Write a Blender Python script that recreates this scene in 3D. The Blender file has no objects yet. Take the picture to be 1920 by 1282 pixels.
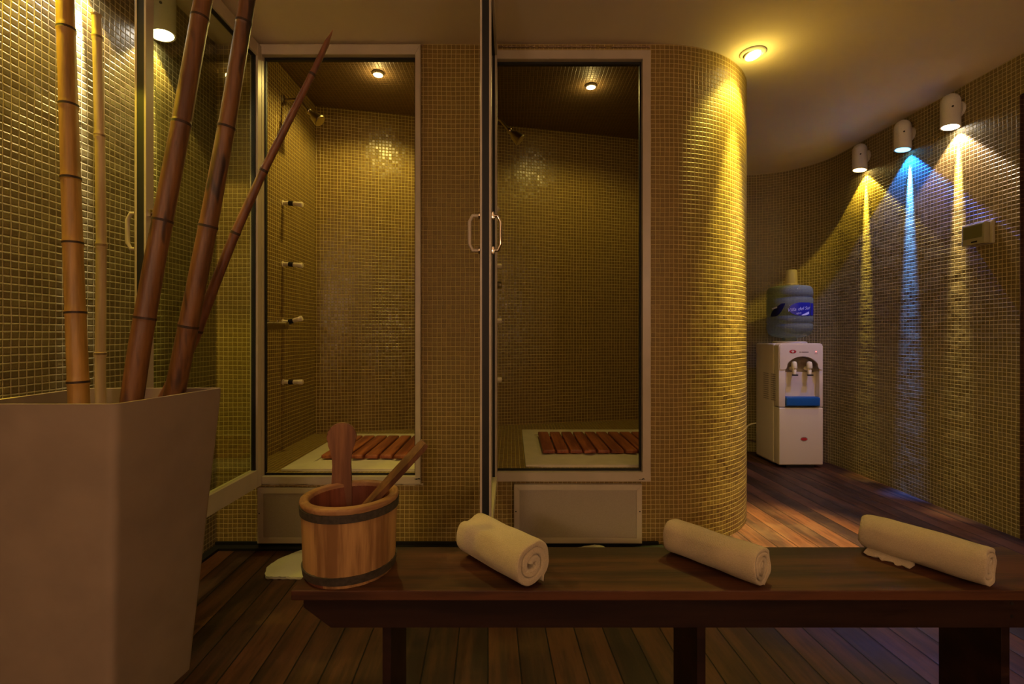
import bpy, bmesh, math, random
from math import sin, cos, pi, radians as R
from mathutils import Vector, Matrix, noise
random.seed(7)
S = bpy.context.scene
COL = S.collection
# ------------------------------------------------------------ camera
F = 900.0; CX = 959.0; CY = 628.0; CH = 1.01
cam = bpy.data.cameras.new('camera'); camo = bpy.data.objects.new('camera', cam); COL.objects.link(camo)
cam.sensor_width = 36; cam.lens = 36*F/1920; cam.shift_x = (960-CX)/1920; cam.shift_y = -(641-CY)/1920
cam.clip_start = .05
camo.location = (0, 0, CH); camo.rotation_euler = (R(90), 0, 0)
S.camera = camo
# ------------------------------------------------------------ world, exposure
w = bpy.data.worlds.new('world'); S.world = w; w.use_nodes = True
w.node_tree.nodes['Background'].inputs[0].default_value = (1, .6, .35, 1)
w.node_tree.nodes['Background'].inputs[1].default_value = .02
S.view_settings.view_transform = 'Standard'; S.view_settings.look = 'None'
S.view_settings.exposure = 1.02; S.view_settings.gamma = 1; S.view_settings.use_curve_mapping = False

def spot(name, loc, to, power, col, angle, blend, parent=None, r=.012):
    l = bpy.data.lights.new(name, 'SPOT'); l.energy = power; l.color = col
    l.spot_size = R(angle); l.spot_blend = blend; l.shadow_soft_size = r
    o = bpy.data.objects.new(name, l); COL.objects.link(o)
    o.location = loc; d = Vector(to)-Vector(loc)
    o.rotation_euler = d.to_track_quat('-Z', 'Y').to_euler()
    return o
# lights of the lamps in this room and of added fill lamps (power, colour); the fixtures are built further down
ZC = 2.40                      # room ceiling
ZS = 2.54                      # shower ceiling
HALL_FILL = [(-.35, -.55), (1.45, -.2)]           # added fill downlights, unseen above and behind the camera
for (x, y), p in zip(HALL_FILL, (3.8, 3.8)):
    spot('downlight_glow', (x, y, ZC-.03), (x, y+.12, 0), p, (1, .58, .30), 165, .9, r=.05)
FILL_GLOBES = [(-.75, -1.93, 1.65), (1.5, -1.93, 1.65)]   # added fill globes on the rear wall, unseen behind the camera
for g_ in FILL_GLOBES:
    l = bpy.data.lights.new('globe_fill_glow', 'POINT'); l.energy = 12; l.color = (1, .61, .36); l.shadow_soft_size = .09
    o = bpy.data.objects.new('globe_fill_glow', l); COL.objects.link(o); o.location = (g_[0], g_[1]+.24, g_[2])
COLDL = (1.19, 2.365)
spot('downlight_glow', (COLDL[0], COLDL[1], ZC-.035), (1.08, 2.52, 0), 20, (1, .78, .12), 105, .7, r=.02)
spot('downlight_glow', (COLDL[0], COLDL[1], ZC-.035), (1.13, 2.43, 0), 150, (1, .82, .14), 34, .9, r=.02)
spot('downlight_glow', (COLDL[0], COLDL[1], ZC-.035), (1.42, 2.33, 0), 480, (1, .74, .20), 29, .85, r=.02)
SH1 = (-.778, 2.80); SH2 = (.487, 2.94)
spot('shower_light_glow', (SH1[0], SH1[1], ZS-.02), (SH1[0]-.05, SH1[1], 0), 15, (1, .74, .17), 150, .45, r=.03)
spot('shower_light_glow', (SH2[0], SH2[1], ZS-.02), (SH2[0], SH2[1], 0), 8, (1, .74, .17), 152, .45, r=.03)
for p_, q_, c_ in (((COLDL[0], COLDL[1], ZC-.07), .6, (1, .78, .15)), ((SH1[0], SH1[1], ZS-.04), .5, (1, .68, .2)), ((SH2[0], SH2[1], ZS-.04), .35, (1, .70, .2))):
    l = bpy.data.lights.new('lamp_glow', 'POINT'); l.energy = q_; l.color = c_; l.shadow_soft_size = .02
    o = bpy.data.objects.new('lamp_glow', l); COL.objects.link(o); o.location = p_
XL = -1.41; XR = 2.52; Y0 = 2.295
#  x, y, side, wide colour, wide power, core colour, core power
SCON = [(XR, 3.41, 1, (1, .72, .08), 4.4, (1, .80, .12), 17),
        (XR, 3.036, 1, (.005, .13, 1), 8, (.04, .20, 1), 70),
        (XR, 2.706, 1, (1, .68, .46), 4.4, (1, .76, .30), 22),
        (XL, 1.875, -1, (1, .70, .24), 2.8, (1, .80, .35), 12),
        (XL, 1.563, -1, (1, .73, .34), 3.0, (1, .90, .70), 20),
        (XL, 1.24, -1, (1, .76, .03), 5.5, (1, .80, .03), 24)]
for (x, y, s, c1, p1, c2, p2) in SCON:
    spot('wall_lamp_glow', (x-s*.034, y, 2.168), (x-s*.034, y, 0), p1*(3.0 if s > 0 else 2.0), c1, 92, .16, r=.010)
    o = spot('wall_lamp_beam', (x-s*.034, y, 2.168), (x-s*.034, y, 0), p2*(9 if s > 0 else 5.5), c2, 26, .9, r=.008)
    dz = Vector((-s*sin(R(8)), 0, cos(R(8)))); dx = Vector((0, 1, 0)); dy = dz.cross(dx)
    o.rotation_euler = Matrix((dx, dy, dz)).transposed().to_euler(); o.scale = (.42, 1, 1)      # narrow beam, lengthened towards the wall

# ------------------------------------------------------------ materials
class NT:
    def __init__(s, name):
        s.m = bpy.data.materials.new(name); s.m.use_nodes = True
        s.t = s.m.node_tree; s.n = s.t.nodes; s.b = s.n['Principled BSDF']
    def add(s, typ, **kw):
        n = s.n.new(typ)
        for k, v in kw.items(): setattr(n, k, v)
        return n
    def link(s, a, b): s.t.links.new(a, b)
    def put(s, inp, v):
        if hasattr(v, 'is_output') or isinstance(v, bpy.types.NodeSocket): s.link(v, inp)
        else: inp.default_value = v
    def M(s, op, a, b=None, c=None):
        n = s.add('ShaderNodeMath', operation=op)
        s.put(n.inputs[0], a)
        if b is not None: s.put(n.inputs[1], b)
        if c is not None: s.put(n.inputs[2], c)
        return n.outputs[0]
    def mix(s, f, a, b, mode='MIX'):
        n = s.add('ShaderNodeMix', data_type='RGBA', blend_type=mode)
        s.put(n.inputs[0], f)
        for i, v in ((6, a), (7, b)):
            if isinstance(v, tuple): n.inputs[i].default_value = (*v[:3], 1)
            else: s.link(v, n.inputs[i])
        return n.outputs[2]
    def rng(s, v, a, b, c=0., d=1., smooth=True):
        n = s.add('ShaderNodeMapRange'); n.interpolation_type = 'SMOOTHSTEP' if smooth else 'LINEAR'
        s.put(n.inputs[0], v)
        for i, x in enumerate((a, b, c, d)): n.inputs[i+1].default_value = x
        return n.outputs[0]
    def noise(s, vec, scale, detail=3, rough=.55):
        n = s.add('ShaderNodeTexNoise'); n.inputs['Scale'].default_value = scale
        n.inputs['Detail'].default_value = detail; n.inputs['Roughness'].default_value = rough
        if vec is not None: s.link(vec, n.inputs['Vector'])
        return n.outputs['Fac']
    def comb(s, x, y, z=0.):
        n = s.add('ShaderNodeCombineXYZ'); s.put(n.inputs[0], x); s.put(n.inputs[1], y); s.put(n.inputs[2], z)
        return n.outputs[0]
    def sep(s, v):
        n = s.add('ShaderNodeSeparateXYZ'); s.link(v, n.inputs[0]); return n.outputs
    def bump(s, h, dist=1., strength=1.):
        n = s.add('ShaderNodeBump'); n.inputs['Distance'].default_value = dist
        n.inputs['Strength'].default_value = strength; s.link(h, n.inputs['Height'])
        s.link(n.outputs[0], s.b.inputs['Normal'])
    def set(s, **kw):
        for k, v in kw.items():
            i = s.b.inputs[k.replace('_', ' ')]
            if isinstance(v, tuple): i.default_value = (*v[:3], 1)
            else: s.put(i, v)
        return s

def tile_mat(name, tile, grout, rough=.28, tilt=.06, wave=.0022, spec=.5, pitch=.0222):
    t = NT(name); uv = t.add('ShaderNodeUVMap').outputs[0]
    x, y, _ = t.sep(uv)
    wob = t.noise(uv, 7, 2)
    wob2 = t.noise(t.comb(y, x, 3.), 6, 2)
    u = t.M('ADD', t.M('DIVIDE', x, pitch), t.M('MULTIPLY', t.M('SUBTRACT', wob, .5), .35))
    v = t.M('ADD', t.M('DIVIDE', y, pitch), t.M('MULTIPLY', t.M('SUBTRACT', wob2, .5), .35))
    fu, fv = t.M('FRACT', u), t.M('FRACT', v)
    iu, iv = t.M('FLOOR', u), t.M('FLOOR', v)
    wn = t.add('ShaderNodeTexWhiteNoise', noise_dimensions='3D'); t.link(t.comb(iu, iv, 1.), wn.inputs['Vector'])
    r1, r2, r3 = t.sep(wn.outputs['Color'])
    ws = t.add('ShaderNodeTexWhiteNoise', noise_dimensions='3D')
    t.link(t.comb(t.M('FLOOR', t.M('DIVIDE', iu, 15.)), t.M('FLOOR', t.M('DIVIDE', iv, 15.)), 5.), ws.inputs['Vector'])
    s1, s2, s3 = t.sep(ws.outputs['Color'])
    du = t.M('ABSOLUTE', t.M('SUBTRACT', fu, .5)); dv = t.M('ABSOLUTE', t.M('SUBTRACT', fv, .5))
    e = t.M('SMOOTH_MAX', du, dv, .06)
    g = t.rng(e, .425, .462)
    face = t.rng(e, .34, .47, 1., 0.)
    base = t.mix(t.M('POWER', r3, 1.6), tile, tuple(c*1.45 for c in tile))
    spk = t.noise(uv, 420, 2, .7)
    base = t.mix(t.rng(spk, .35, .7), tuple(c*.72 for c in tile), base)
    t.set(Base_Color=t.mix(g, base, grout), Roughness=t.rng(g, 0, 1, rough, .75), Specular_IOR_Level=spec)
    h = t.M('MULTIPLY', face, .0014)
    h = t.M('ADD', h, t.M('MULTIPLY', t.M('MULTIPLY', t.M('SUBTRACT', r1, .5), t.M('SUBTRACT', fu, .5)), tilt*pitch*2))
    h = t.M('ADD', h, t.M('MULTIPLY', t.M('MULTIPLY', t.M('SUBTRACT', r2, .5), t.M('SUBTRACT', fv, .5)), tilt*pitch*2))
    h = t.M('ADD', h, t.M('MULTIPLY', s1, .0010))
    h = t.M('ADD', h, t.M('MULTIPLY', t.noise(uv, 9, 3, .5), wave*2))
    t.bump(h)
    return t.m

def wood_mat(name, dark, light, axis='x', scale=1., rough=.4, coat=0., ring=14, bump=.0004, obj=True):
    t = NT(name); tc = t.add('ShaderNodeTexCoord').outputs['Object']
    mp = t.add('ShaderNodeMapping'); t.link(tc, mp.inputs[0])
    k = {'x': (.08, 1, 1), 'y': (1, .08, 1), 'z': (1, 1, .08)}[axis]
    mp.inputs['Scale'].default_value = tuple(q*scale for q in k)
    oi = t.add('ShaderNodeObjectInfo')
    off = t.add('ShaderNodeVectorMath', operation='ADD'); t.link(mp.outputs[0], off.inputs[0])
    t.link(t.comb(oi.outputs['Random'], t.M('MULTIPLY', oi.outputs['Random'], 7.)), off.inputs[1])
    n1 = t.noise(off.outputs[0], ring, 4, .6); n2 = t.noise(off.outputs[0], 110, 3, .6)
    f = t.M('ADD', t.rng(n1, .3, .7), t.M('MULTIPLY', t.M('SUBTRACT', n2, .5), .7))
    t.set(Base_Color=t.mix(t.rng(f, 0, 1), dark, light), Roughness=rough, Coat_Weight=coat, Coat_Roughness=.2)
    t.bump(t.M('MULTIPLY', n2, bump)); t.set(Specular_IOR_Level=.32)
    return t.m

def plain(name, col, rough=.5, metal=0., n=0., nscale=60, bumpd=0., **kw):
    t = NT(name); t.set(Base_Color=col, Roughness=rough, Metallic=metal, **kw)
    if n or bumpd:
        tc = t.add('ShaderNodeTexCoord').outputs['Object']; q = t.noise(tc, nscale, 4)
        if n: t.set(Base_Color=t.mix(t.rng(q, .3, .7), tuple(c*(1-n) for c in col), tuple(c*(1+n) for c in col)))
        if bumpd: t.bump(t.M('MULTIPLY', q, bumpd))
    return t.m

def emis(name, col, s):
    t = NT(name); t.set(Base_Color=(.8, .8, .8), Emission_Color=col, Emission_Strength=s); return t.m

def floor_mat():
    t = NT('ipe_deck'); tc = t.add('ShaderNodeTexCoord').outputs['Object']
    mp = t.add('ShaderNodeMapping'); t.link(tc, mp.inputs[0]); mp.inputs['Rotation'].default_value = (0, 0, -R(2.8))
    x, y, _ = t.sep(mp.outputs[0])
    u = t.M('DIVIDE', x, .0985); iu = t.M('FLOOR', u); fu = t.M('FRACT', u)
    wn = t.add('ShaderNodeTexWhiteNoise', noise_dimensions='1D'); t.link(iu, wn.inputs['W'])
    e = t.M('ABSOLUTE', t.M('SUBTRACT', fu, .5)); gap = t.rng(e, .476, .490)
    vec = t.comb(t.M('ADD', t.M('MULTIPLY', x, 1.), t.M('MULTIPLY', wn.outputs[0], 9.)), t.M('MULTIPLY', y, .09), iu)
    n1 = t.noise(vec, 16, 4, .6); n2 = t.noise(vec, 90, 3, .6); n3 = t.noise(tc, 5, 4, .6)
    f = t.M('ADD', t.rng(n1, .3, .7), t.M('MULTIPLY', t.M('SUBTRACT', wn.outputs[0], .5), .9))
    c = t.mix(t.rng(f, -.2, 1.2), (.015, .0055, .0035), (.085, .029, .013))
    c = t.mix(t.M('MULTIPLY', t.rng(n2, .4, .75), .5), c, (.018, .006, .004))
    c = t.mix(t.M('MULTIPLY', t.rng(n3, .5, .75), .35), c, (.10, .05, .025))
    c = t.mix(gap, c, (.004, .002, .001))
    t.set(Base_Color=c, Roughness=t.rng(n3, .3, .7, .42, .60), Specular_IOR_Level=.3)
    h = t.M('SUBTRACT', t.M('MULTIPLY', n2, .0006), t.M('MULTIPLY', gap, .004))
    h = t.M('SUBTRACT', h, t.M('MULTIPLY', t.M('POWER', t.M('MULTIPLY', e, 2.), 6.), .0012))
    t.bump(h); return t.m

def glass_mat(name, tint, refl=1.):
    m = bpy.data.materials.new(name); m.use_nodes = True; t = m.node_tree; t.nodes.clear()
    o = t.nodes.new('ShaderNodeOutputMaterial'); mx = t.nodes.new('ShaderNodeMixShader')
    tr = t.nodes.new('ShaderNodeBsdfTransparent'); tr.inputs[0].default_value = (*tint, 1)
    gl = t.nodes.new('ShaderNodeBsdfGlossy'); gl.inputs['Roughness'].default_value = .02
    fr = t.nodes.new('ShaderNodeFresnel'); ge = t.nodes.new('ShaderNodeNewGeometry'); mr = t.nodes.new('ShaderNodeMapRange')
    mr.inputs[3].default_value = 1.4; mr.inputs[4].default_value = 1/1.4; t.links.new(ge.outputs['Backfacing'], mr.inputs[0]); t.links.new(mr.outputs[0], fr.inputs[0])
    t.links.new(fr.outputs[0], mx.inputs[0]); t.links.new(tr.outputs[0], mx.inputs[1]); t.links.new(gl.outputs[0], mx.inputs[2])
    t.links.new(mx.outputs[0], o.inputs[0]); return m

def towel_mat(name, col, ribs=0.):
    t = NT(name); tc = t.add('ShaderNodeTexCoord').outputs['Object']
    n = t.noise(tc, 420, 3, .7); n2 = t.noise(tc, 45, 3)
    t.set(Base_Color=t.mix(t.rng(n, .25, .75), tuple(c*.78 for c in col), col), Roughness=.95)
    t.set(Sheen_Weight=.25, Sheen_Roughness=.6)
    h = t.M('ADD', t.M('MULTIPLY', n, .0024), t.M('MULTIPLY', n2, .003))
    t.bump(h); return t.m

def bamboo_mat(name, a, b, blotch):
    t = NT(name); tc = t.add('ShaderNodeTexCoord').outputs['Object']
    mp = t.add('ShaderNodeMapping'); t.link(tc, mp.inputs[0]); mp.inputs['Scale'].default_value = (1, 1, .05)
    n1 = t.noise(mp.outputs[0], 60, 3); n2 = t.noise(mp.outputs[0], 260, 2)
    mp2 = t.add('ShaderNodeMapping'); t.link(tc, mp2.inputs[0]); mp2.inputs['Scale'].default_value = (1, 1, .22)
    n3 = t.noise(mp2.outputs[0], 22, 2)
    c = t.mix(t.rng(n1, .3, .7), a, b)
    c = t.mix(t.M('MULTIPLY', t.rng(n3, .60, .70), blotch), c, (.025, .008, .006))
    t.set(Base_Color=c, Roughness=.5, Coat_Weight=.12, Coat_Roughness=.35)
    t.bump(t.M('MULTIPLY', n2, .0004)); return t.m

def plaster_mat():
    t = NT('ceiling_plaster'); tc = t.add('ShaderNodeTexCoord').outputs['Object']
    n = t.noise(tc, 2.2, 4); n2 = t.noise(tc, 90, 4)
    t.set(Base_Color=t.mix(n, (.74, .62, .47), (.82, .70, .54)), Roughness=.85)
    t.bump(t.M('MULTIPLY', n2, .0006)); return t.m

TILE = tile_mat('mosaic_tile', (.20, .148, .055), (.52, .43, .22), rough=.38, tilt=.022, wave=.0030)
TILE_F = tile_mat('mosaic_tile_front', (.26, .165, .040), (.56, .42, .16), rough=.5, tilt=.022, wave=.0021, spec=.35)
TILE_D = tile_mat('shaded_reveal_tile', (.07, .028, .016), (.13, .065, .04), tilt=.02, wave=.0004)  # same mosaic darkened in colour to paint the shade inside the opening
TILE_S = tile_mat('mosaic_tile_shower', (.21, .125, .028), (.60, .48, .15), tilt=.05, wave=.0008)
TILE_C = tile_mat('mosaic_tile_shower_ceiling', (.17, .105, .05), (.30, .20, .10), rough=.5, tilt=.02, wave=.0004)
DECK = floor_mat(); PLAS = plaster_mat()
ALU = plain('white_aluminium', (.50, .42, .32), .35, n=.04, nscale=12)
PANEL = plain('panel_laminate', (.36, .30, .235), .6, n=.06, nscale=200)
GASK = plain('black_gasket', (.004, .004, .004), .6)
GLASS = glass_mat('door_glass', (.88, .92, .76))
CHROME = plain('chrome', (.62, .56, .46), .12, 1.)
BRASS = plain('aged_metal', (.40, .33, .20), .28, 1.)
IVORY = plain('ivory_plastic', (.80, .70, .48), .4)
BLACK = plain('black_plastic', (.010, .009, .008), .4)
LAMPW = plain('lamp_white', (.62, .58, .54), .55, n=.05, nscale=300)
BENCH = wood_mat('dark_stained_wood_shaded', (.010, .003, .002), (.026, .009, .005), 'x', 1., .5, .05)  # darker copy of the top's wood: shade of rails and legs painted in
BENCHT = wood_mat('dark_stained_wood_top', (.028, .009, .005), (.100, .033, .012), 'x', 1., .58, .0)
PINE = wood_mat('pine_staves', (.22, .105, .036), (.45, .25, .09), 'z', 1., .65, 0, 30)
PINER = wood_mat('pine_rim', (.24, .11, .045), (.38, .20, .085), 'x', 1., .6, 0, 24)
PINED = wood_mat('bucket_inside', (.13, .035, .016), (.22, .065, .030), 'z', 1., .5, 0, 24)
PADDLE = wood_mat('worn_pine', (.15, .06, .028), (.30, .135, .058), 'z', 1., .6, 0, 22)
LADLE = wood_mat('ladle_wood', (.09, .035, .018), (.19, .085, .035), 'z', 1., .6, 0, 22)
HOOP = plain('hoop_strap', (.045, .034, .024), .6, n=.35, nscale=90)
SLAT = wood_mat('shower_slat_wood', (.19, .045, .020), (.42, .13, .048), 'y', 1., .45, .1, 20)
TRAY = plain('shower_tray_white', (.66, .60, .42), .45, n=.05, nscale=14)
PLANT = plain('fibre_clay', (.29, .21, .145), .7, n=.08, nscale=7, bumpd=.002)
SOIL = plain('dark_soil', (.03, .02, .012), .95, n=.5, nscale=120, bumpd=.02)
TOWEL = towel_mat('terry_cloth', (.62, .49, .30))
MAT_ = towel_mat('bath_mat_cotton', (.62, .60, .42))
COOL = plain('cooler_plastic', (.66, .56, .43), .35)
COOLD = plain('cooler_grey_plastic', (.27, .22, .165), .4)
BLUE = plain('tray_blue', (.008, .09, .34), .3)
LBLUE = plain('label_blue', (.012, .016, .27), .4)
NAVY = plain('label_navy', (.006, .009, .075), .4)
REDM = plain('logo_red', (.42, .02, .025), .4)
INK = plain('print_grey', (.16, .10, .09), .6)
WHITEP = plain('label_white', (.62, .62, .85), .5)
def milky(name, tint, col, f):
    m = glass_mat(name, tint); t = m.node_tree; o = next(n for n in t.nodes if n.type == 'OUTPUT_MATERIAL')
    a = o.inputs[0].links[0].from_socket; d = t.nodes.new('ShaderNodeBsdfDiffuse'); d.inputs[0].default_value = (*col, 1)
    mx = t.nodes.new('ShaderNodeMixShader'); mx.inputs[0].default_value = f
    t.links.new(a, mx.inputs[1]); t.links.new(d.outputs[0], mx.inputs[2]); t.links.new(mx.outputs[0], o.inputs[0]); return m
WATER = milky('bottle_plastic', (.64, .70, .64), (.26, .30, .27), .36)
CUP = milky('cup_plastic', (.85, .80, .68), (.60, .52, .40), .40)
EW = emis('lamp_face_warm', (1, .78, .42, 1), 14); EY = emis('lamp_face_yellow', (1, .75, .25, 1), 9)
EB = emis('lamp_face_blue', (.12, .5, 1, 1), 3); EC = emis('lamp_face_white', (1, .9, .75, 1), 12)
ER = emis('pilot_red', (1, .08, .05, 1), 1.5)

# ------------------------------------------------------------ mesh helpers
def px(x, y, Z): return Vector(((x-CX)*Z/F, Z, CH+(CY-y)*Z/F))
def empty(name, loc=(0, 0, 0), label=None, cat=None, group=None, rz=0.):
    o = bpy.data.objects.new(name, None); COL.objects.link(o); o.empty_display_size = .05
    o.location = loc; o.rotation_euler = (0, 0, rz); tag(o, label, cat, group); return o
def tag(o, label=None, cat=None, group=None, kind=None):
    for k, v in (('label', label), ('category', cat), ('group', group), ('kind', kind)):
        if v: o[k] = v
    return o
def obj(name, bm, mats, parent=None, smooth=None, loc=(0, 0, 0), recalc=True):
    me = bpy.data.meshes.new(name)
    if recalc: bmesh.ops.recalc_face_normals(bm, faces=bm.faces)
    bm.to_mesh(me); bm.free()
    for m in (mats if isinstance(mats, (list, tuple)) else [mats]): me.materials.append(m)
    o = bpy.data.objects.new(name, me); COL.objects.link(o); o.parent = parent; o.location = loc
    if smooth:
        me.polygons.foreach_set('use_smooth', [True]*len(me.polygons))
        if smooth is not True: me.set_sharp_from_angle(angle=R(smooth))
    return o
def B(): return bmesh.new()
def box(bm, x0, x1, y0, y1, z0, z1, bev=0., mi=0, M=None, seg=2):
    r = bmesh.ops.create_cube(bm, size=1); vs = r['verts']
    for v in vs: v.co = Vector(((x0+x1)/2+v.co.x*(x1-x0), (y0+y1)/2+v.co.y*(y1-y0), (z0+z1)/2+v.co.z*(z1-z0)))
    fs = {f for v in vs for f in v.link_faces}; es = {e for v in vs for e in v.link_edges}
    for f in fs: f.material_index = mi
    if bev:
        q = bmesh.ops.bevel(bm, geom=list(es), offset=bev, segments=seg, affect='EDGES', profile=.6)
        vs = {v for f in q['faces'] for v in f.verts} | {v for v in vs if v.is_valid}
        for f in q['faces']: f.material_index = mi
    if M: bmesh.ops.transform(bm, matrix=M, verts=list(vs))
    return bm
def prism(bm, pts, h0, h1, plane='xy', mi=0, bev=0.):
    def P(a, b, h): return {'xy': (a, b, h), 'xz': (a, h, b), 'yz': (h, a, b)}[plane]
    v0 = [bm.verts.new(P(a, b, h0)) for a, b in pts]; v1 = [bm.verts.new(P(a, b, h1)) for a, b in pts]
    fs = [bm.faces.new(v0), bm.faces.new(v1)]; n = len(pts)
    for i in range(n): fs.append(bm.faces.new((v0[i], v0[(i+1) % n], v1[(i+1) % n], v1[i])))
    for f in fs: f.material_index = mi
    if bev: bmesh.ops.bevel(bm, geom=list({e for f in fs[:2] for e in f.edges}), offset=bev, segments=2, affect='EDGES')
    return bm
def tube(bm, pts, rad, seg=12, mi=0, cap=True, sq=1.):
    pts = [Vector(p) for p in pts]; n = len(pts); rs = rad if isinstance(rad, (list, tuple)) else [rad]*n
    ref = None; rings = []
    for i, p in enumerate(pts):
        t = (pts[min(i+1, n-1)]-pts[max(i-1, 0)]).normalized()
        if ref is None: ref = t.orthogonal().normalized()
        a = (ref-t*ref.dot(t)).normalized(); b = t.cross(a); ref = a
        rings.append([bm.verts.new(p+(a*cos(2*pi*k/seg)*sq+b*sin(2*pi*k/seg))*rs[i]) for k in range(seg)])
    for i in range(n-1):
        for k in range(seg):
            f = bm.faces.new((rings[i][k], rings[i][(k+1) % seg], rings[i+1][(k+1) % seg], rings[i+1][k]))
            f.material_index = mi[i] if isinstance(mi, (list, tuple)) else mi
    if cap:
        for r_ in (rings[0], rings[-1]):
            f = bm.faces.new(r_); f.material_index = (mi[0] if isinstance(mi, (list, tuple)) else mi)
    return bm
def lathe(bm, prof, c=(0, 0), seg=32, sx=1., sy=1., rot=0., mi=0):
    rings = []
    for r, z in prof:
        rg = []
        for k in range(seg):
            a = 2*pi*k/seg; X, Y = r*sx*cos(a), r*sy*sin(a)
            rg.append(bm.verts.new((c[0]+X*cos(rot)-Y*sin(rot), c[1]+X*sin(rot)+Y*cos(rot), z)))
        rings.append(rg)
    for i in range(len(prof)-1):
        for k in range(seg):
            f = bm.faces.new((rings[i][k], rings[i][(k+1) % seg], rings[i+1][(k+1) % seg], rings[i+1][k])); f.material_index = mi
    for rg, (r, z) in ((rings[0], prof[0]), (rings[-1], prof[-1])):
        if r > 1e-5 and prof[0] != prof[-1]: bm.faces.new(rg).material_index = mi
    bmesh.ops.remove_doubles(bm, verts=[v for rg in rings for v in rg], dist=1e-6)
    return bm
def disc(bm, c, n, r, th, seg=24, mi=0):
    c = Vector(c); n = Vector(n).normalized(); return tube(bm, [c, c+n*th], r, seg, mi)
def quad_uv(bm, ps, uvs, mi=0):
    uv = bm.loops.layers.uv.verify(); f = bm.faces.new([bm.verts.new(p) for p in ps]); f.material_index = mi
    for l, q in zip(f.loops, uvs): l[uv].uv = q
def wall_path(bm, pts, z0, z1, u0=0.):
    u = u0
    for (a, b) in zip(pts, pts[1:]):
        d = math.hypot(b[0]-a[0], b[1]-a[1])
        quad_uv(bm, [(a[0], a[1], z0), (b[0], b[1], z0), (b[0], b[1], z1), (a[0], a[1], z1)], [(u, z0), (u+d, z0), (u+d, z1), (u, z1)])
        u += d
    return u
def struct(name, bm, mats, smooth=None, see=None):
    bmesh.ops.remove_doubles(bm, verts=bm.verts, dist=1e-5); bm.normal_update()
    if see:
        for f in bm.faces:
            if f.normal.dot(Vector(see)-f.calc_center_median()) < 0: f.normal_flip()
    return tag(obj(name, bm, mats, smooth=smooth, recalc=not see), kind='structure')

# ------------------------------------------------------------ the room shell
S1 = dict(o=(-1.209, -.431, .304, 2.387), i=(-1.183, -.456, .339, 2.339))
S2 = dict(o=(-.112, .660, .316, 2.360), i=(-.082, .622, .360, 2.318))
YB = -2.0
# front wall with its two door openings
bm = B(); quads = [(XL, S1['o'][0], 0, ZC), (S1['o'][0], S1['o'][1], 0, S1['o'][2]), (S1['o'][0], S1['o'][1], S1['o'][3], ZC),
     (S1['o'][1], S2['o'][0], 0, ZC), (S2['o'][0], S2['o'][1], 0, S2['o'][2]), (S2['o'][0], S2['o'][1], S2['o'][3], ZC), (S2['o'][1], .72, 0, ZC)]
for a, b, c, d in quads: quad_uv(bm, [(a, Y0, c), (b, Y0, c), (b, Y0, d), (a, Y0, d)], [(a, c), (b, c), (b, d), (a, d)])
arc = [(.72+.65*sin(R(a)), 2.945-.65*cos(R(a))) for a in range(0, 91, 3)]
ue = wall_path(bm, arc, 0, ZC, .72)
wall_path(bm, [arc[-1], (1.37, 4.18)], 0, ZC, ue)
struct('wall_front', bm, TILE_F, 35, (1.5, 1.5, 1.2))
bm = B(); wall_path(bm, [(XL, YB), (XL, Y0)], 0, ZC); struct('wall_left', bm, TILE, None, (0, 0, 1))
bm = B()
arcr = [(2.02+.5*cos(R(a)), 3.67+.5*sin(R(a))) for a in range(0, 91, 5)]
rp = [(XR, 2.38)]+arcr+[(1.37, 4.17)]
wall_path(bm, rp, 0, ZC, 2.38)
for a, b, c, d in ((1.35, 2.38, 2.2, ZC), (YB, 1.35, 0, ZC)):
    quad_uv(bm, [(XR, a, c), (XR, b, c), (XR, b, d), (XR, a, d)], [(a, c), (b, c), (b, d), (a, d)])
struct('wall_right', bm, TILE, 35, (1.6, 1.9, 1.2))
bm = B()
for yy in (2.38, 1.35):
    quad_uv(bm, [(XR, yy, 0), (2.95, yy, 0), (2.95, yy, 2.2), (XR, yy, 2.2)], [(0, 0), (.43, 0), (.43, 2.2), (0, 2.2)])
quad_uv(bm, [(XR, 1.35, 2.2), (XR, 2.38, 2.2), (2.95, 2.38, 2.2), (2.95, 1.35, 2.2)], [(0, 0), (1.03, 0), (1.03, .43), (0, .43)])
quad_uv(bm, [(2.95, 1.35, 0), (2.95, 2.38, 0), (2.95, 2.38, 2.2), (2.95, 1.35, 2.2)], [(0, 0), (1.03, 0), (1.03, 2.2), (0, 2.2)])
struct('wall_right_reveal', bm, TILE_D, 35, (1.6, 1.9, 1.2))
bm = B(); wall_path(bm, [(XL, YB), (XR, YB)], 0, ZC); struct('wall_rear', bm, PLAS, None, (0, 0, 1))
bm = B(); bm.faces.new([bm.verts.new((x, y, 0)) for x, y in ((-1.6, YB-.1), (3.0, YB-.1), (3.0, 4.4), (-1.6, 4.4))]); struct('floor', bm, DECK, None, (0, 0, 1))
bm = B()
cp = [(-1.5, YB-.1), (2.7, YB-.1), (2.7, 4.4), (1.37, 4.4)]+arc[::-1]+[(.72, Y0), (-1.5, Y0)]
f = bm.faces.new([bm.verts.new((x, y, ZC)) for x, y in cp[:-2]+[(-1.5, Y0)]])
bmesh.ops.triangulate(bm, faces=[f]); struct('ceiling', bm, PLAS, None, (0, 0, 1))
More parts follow.
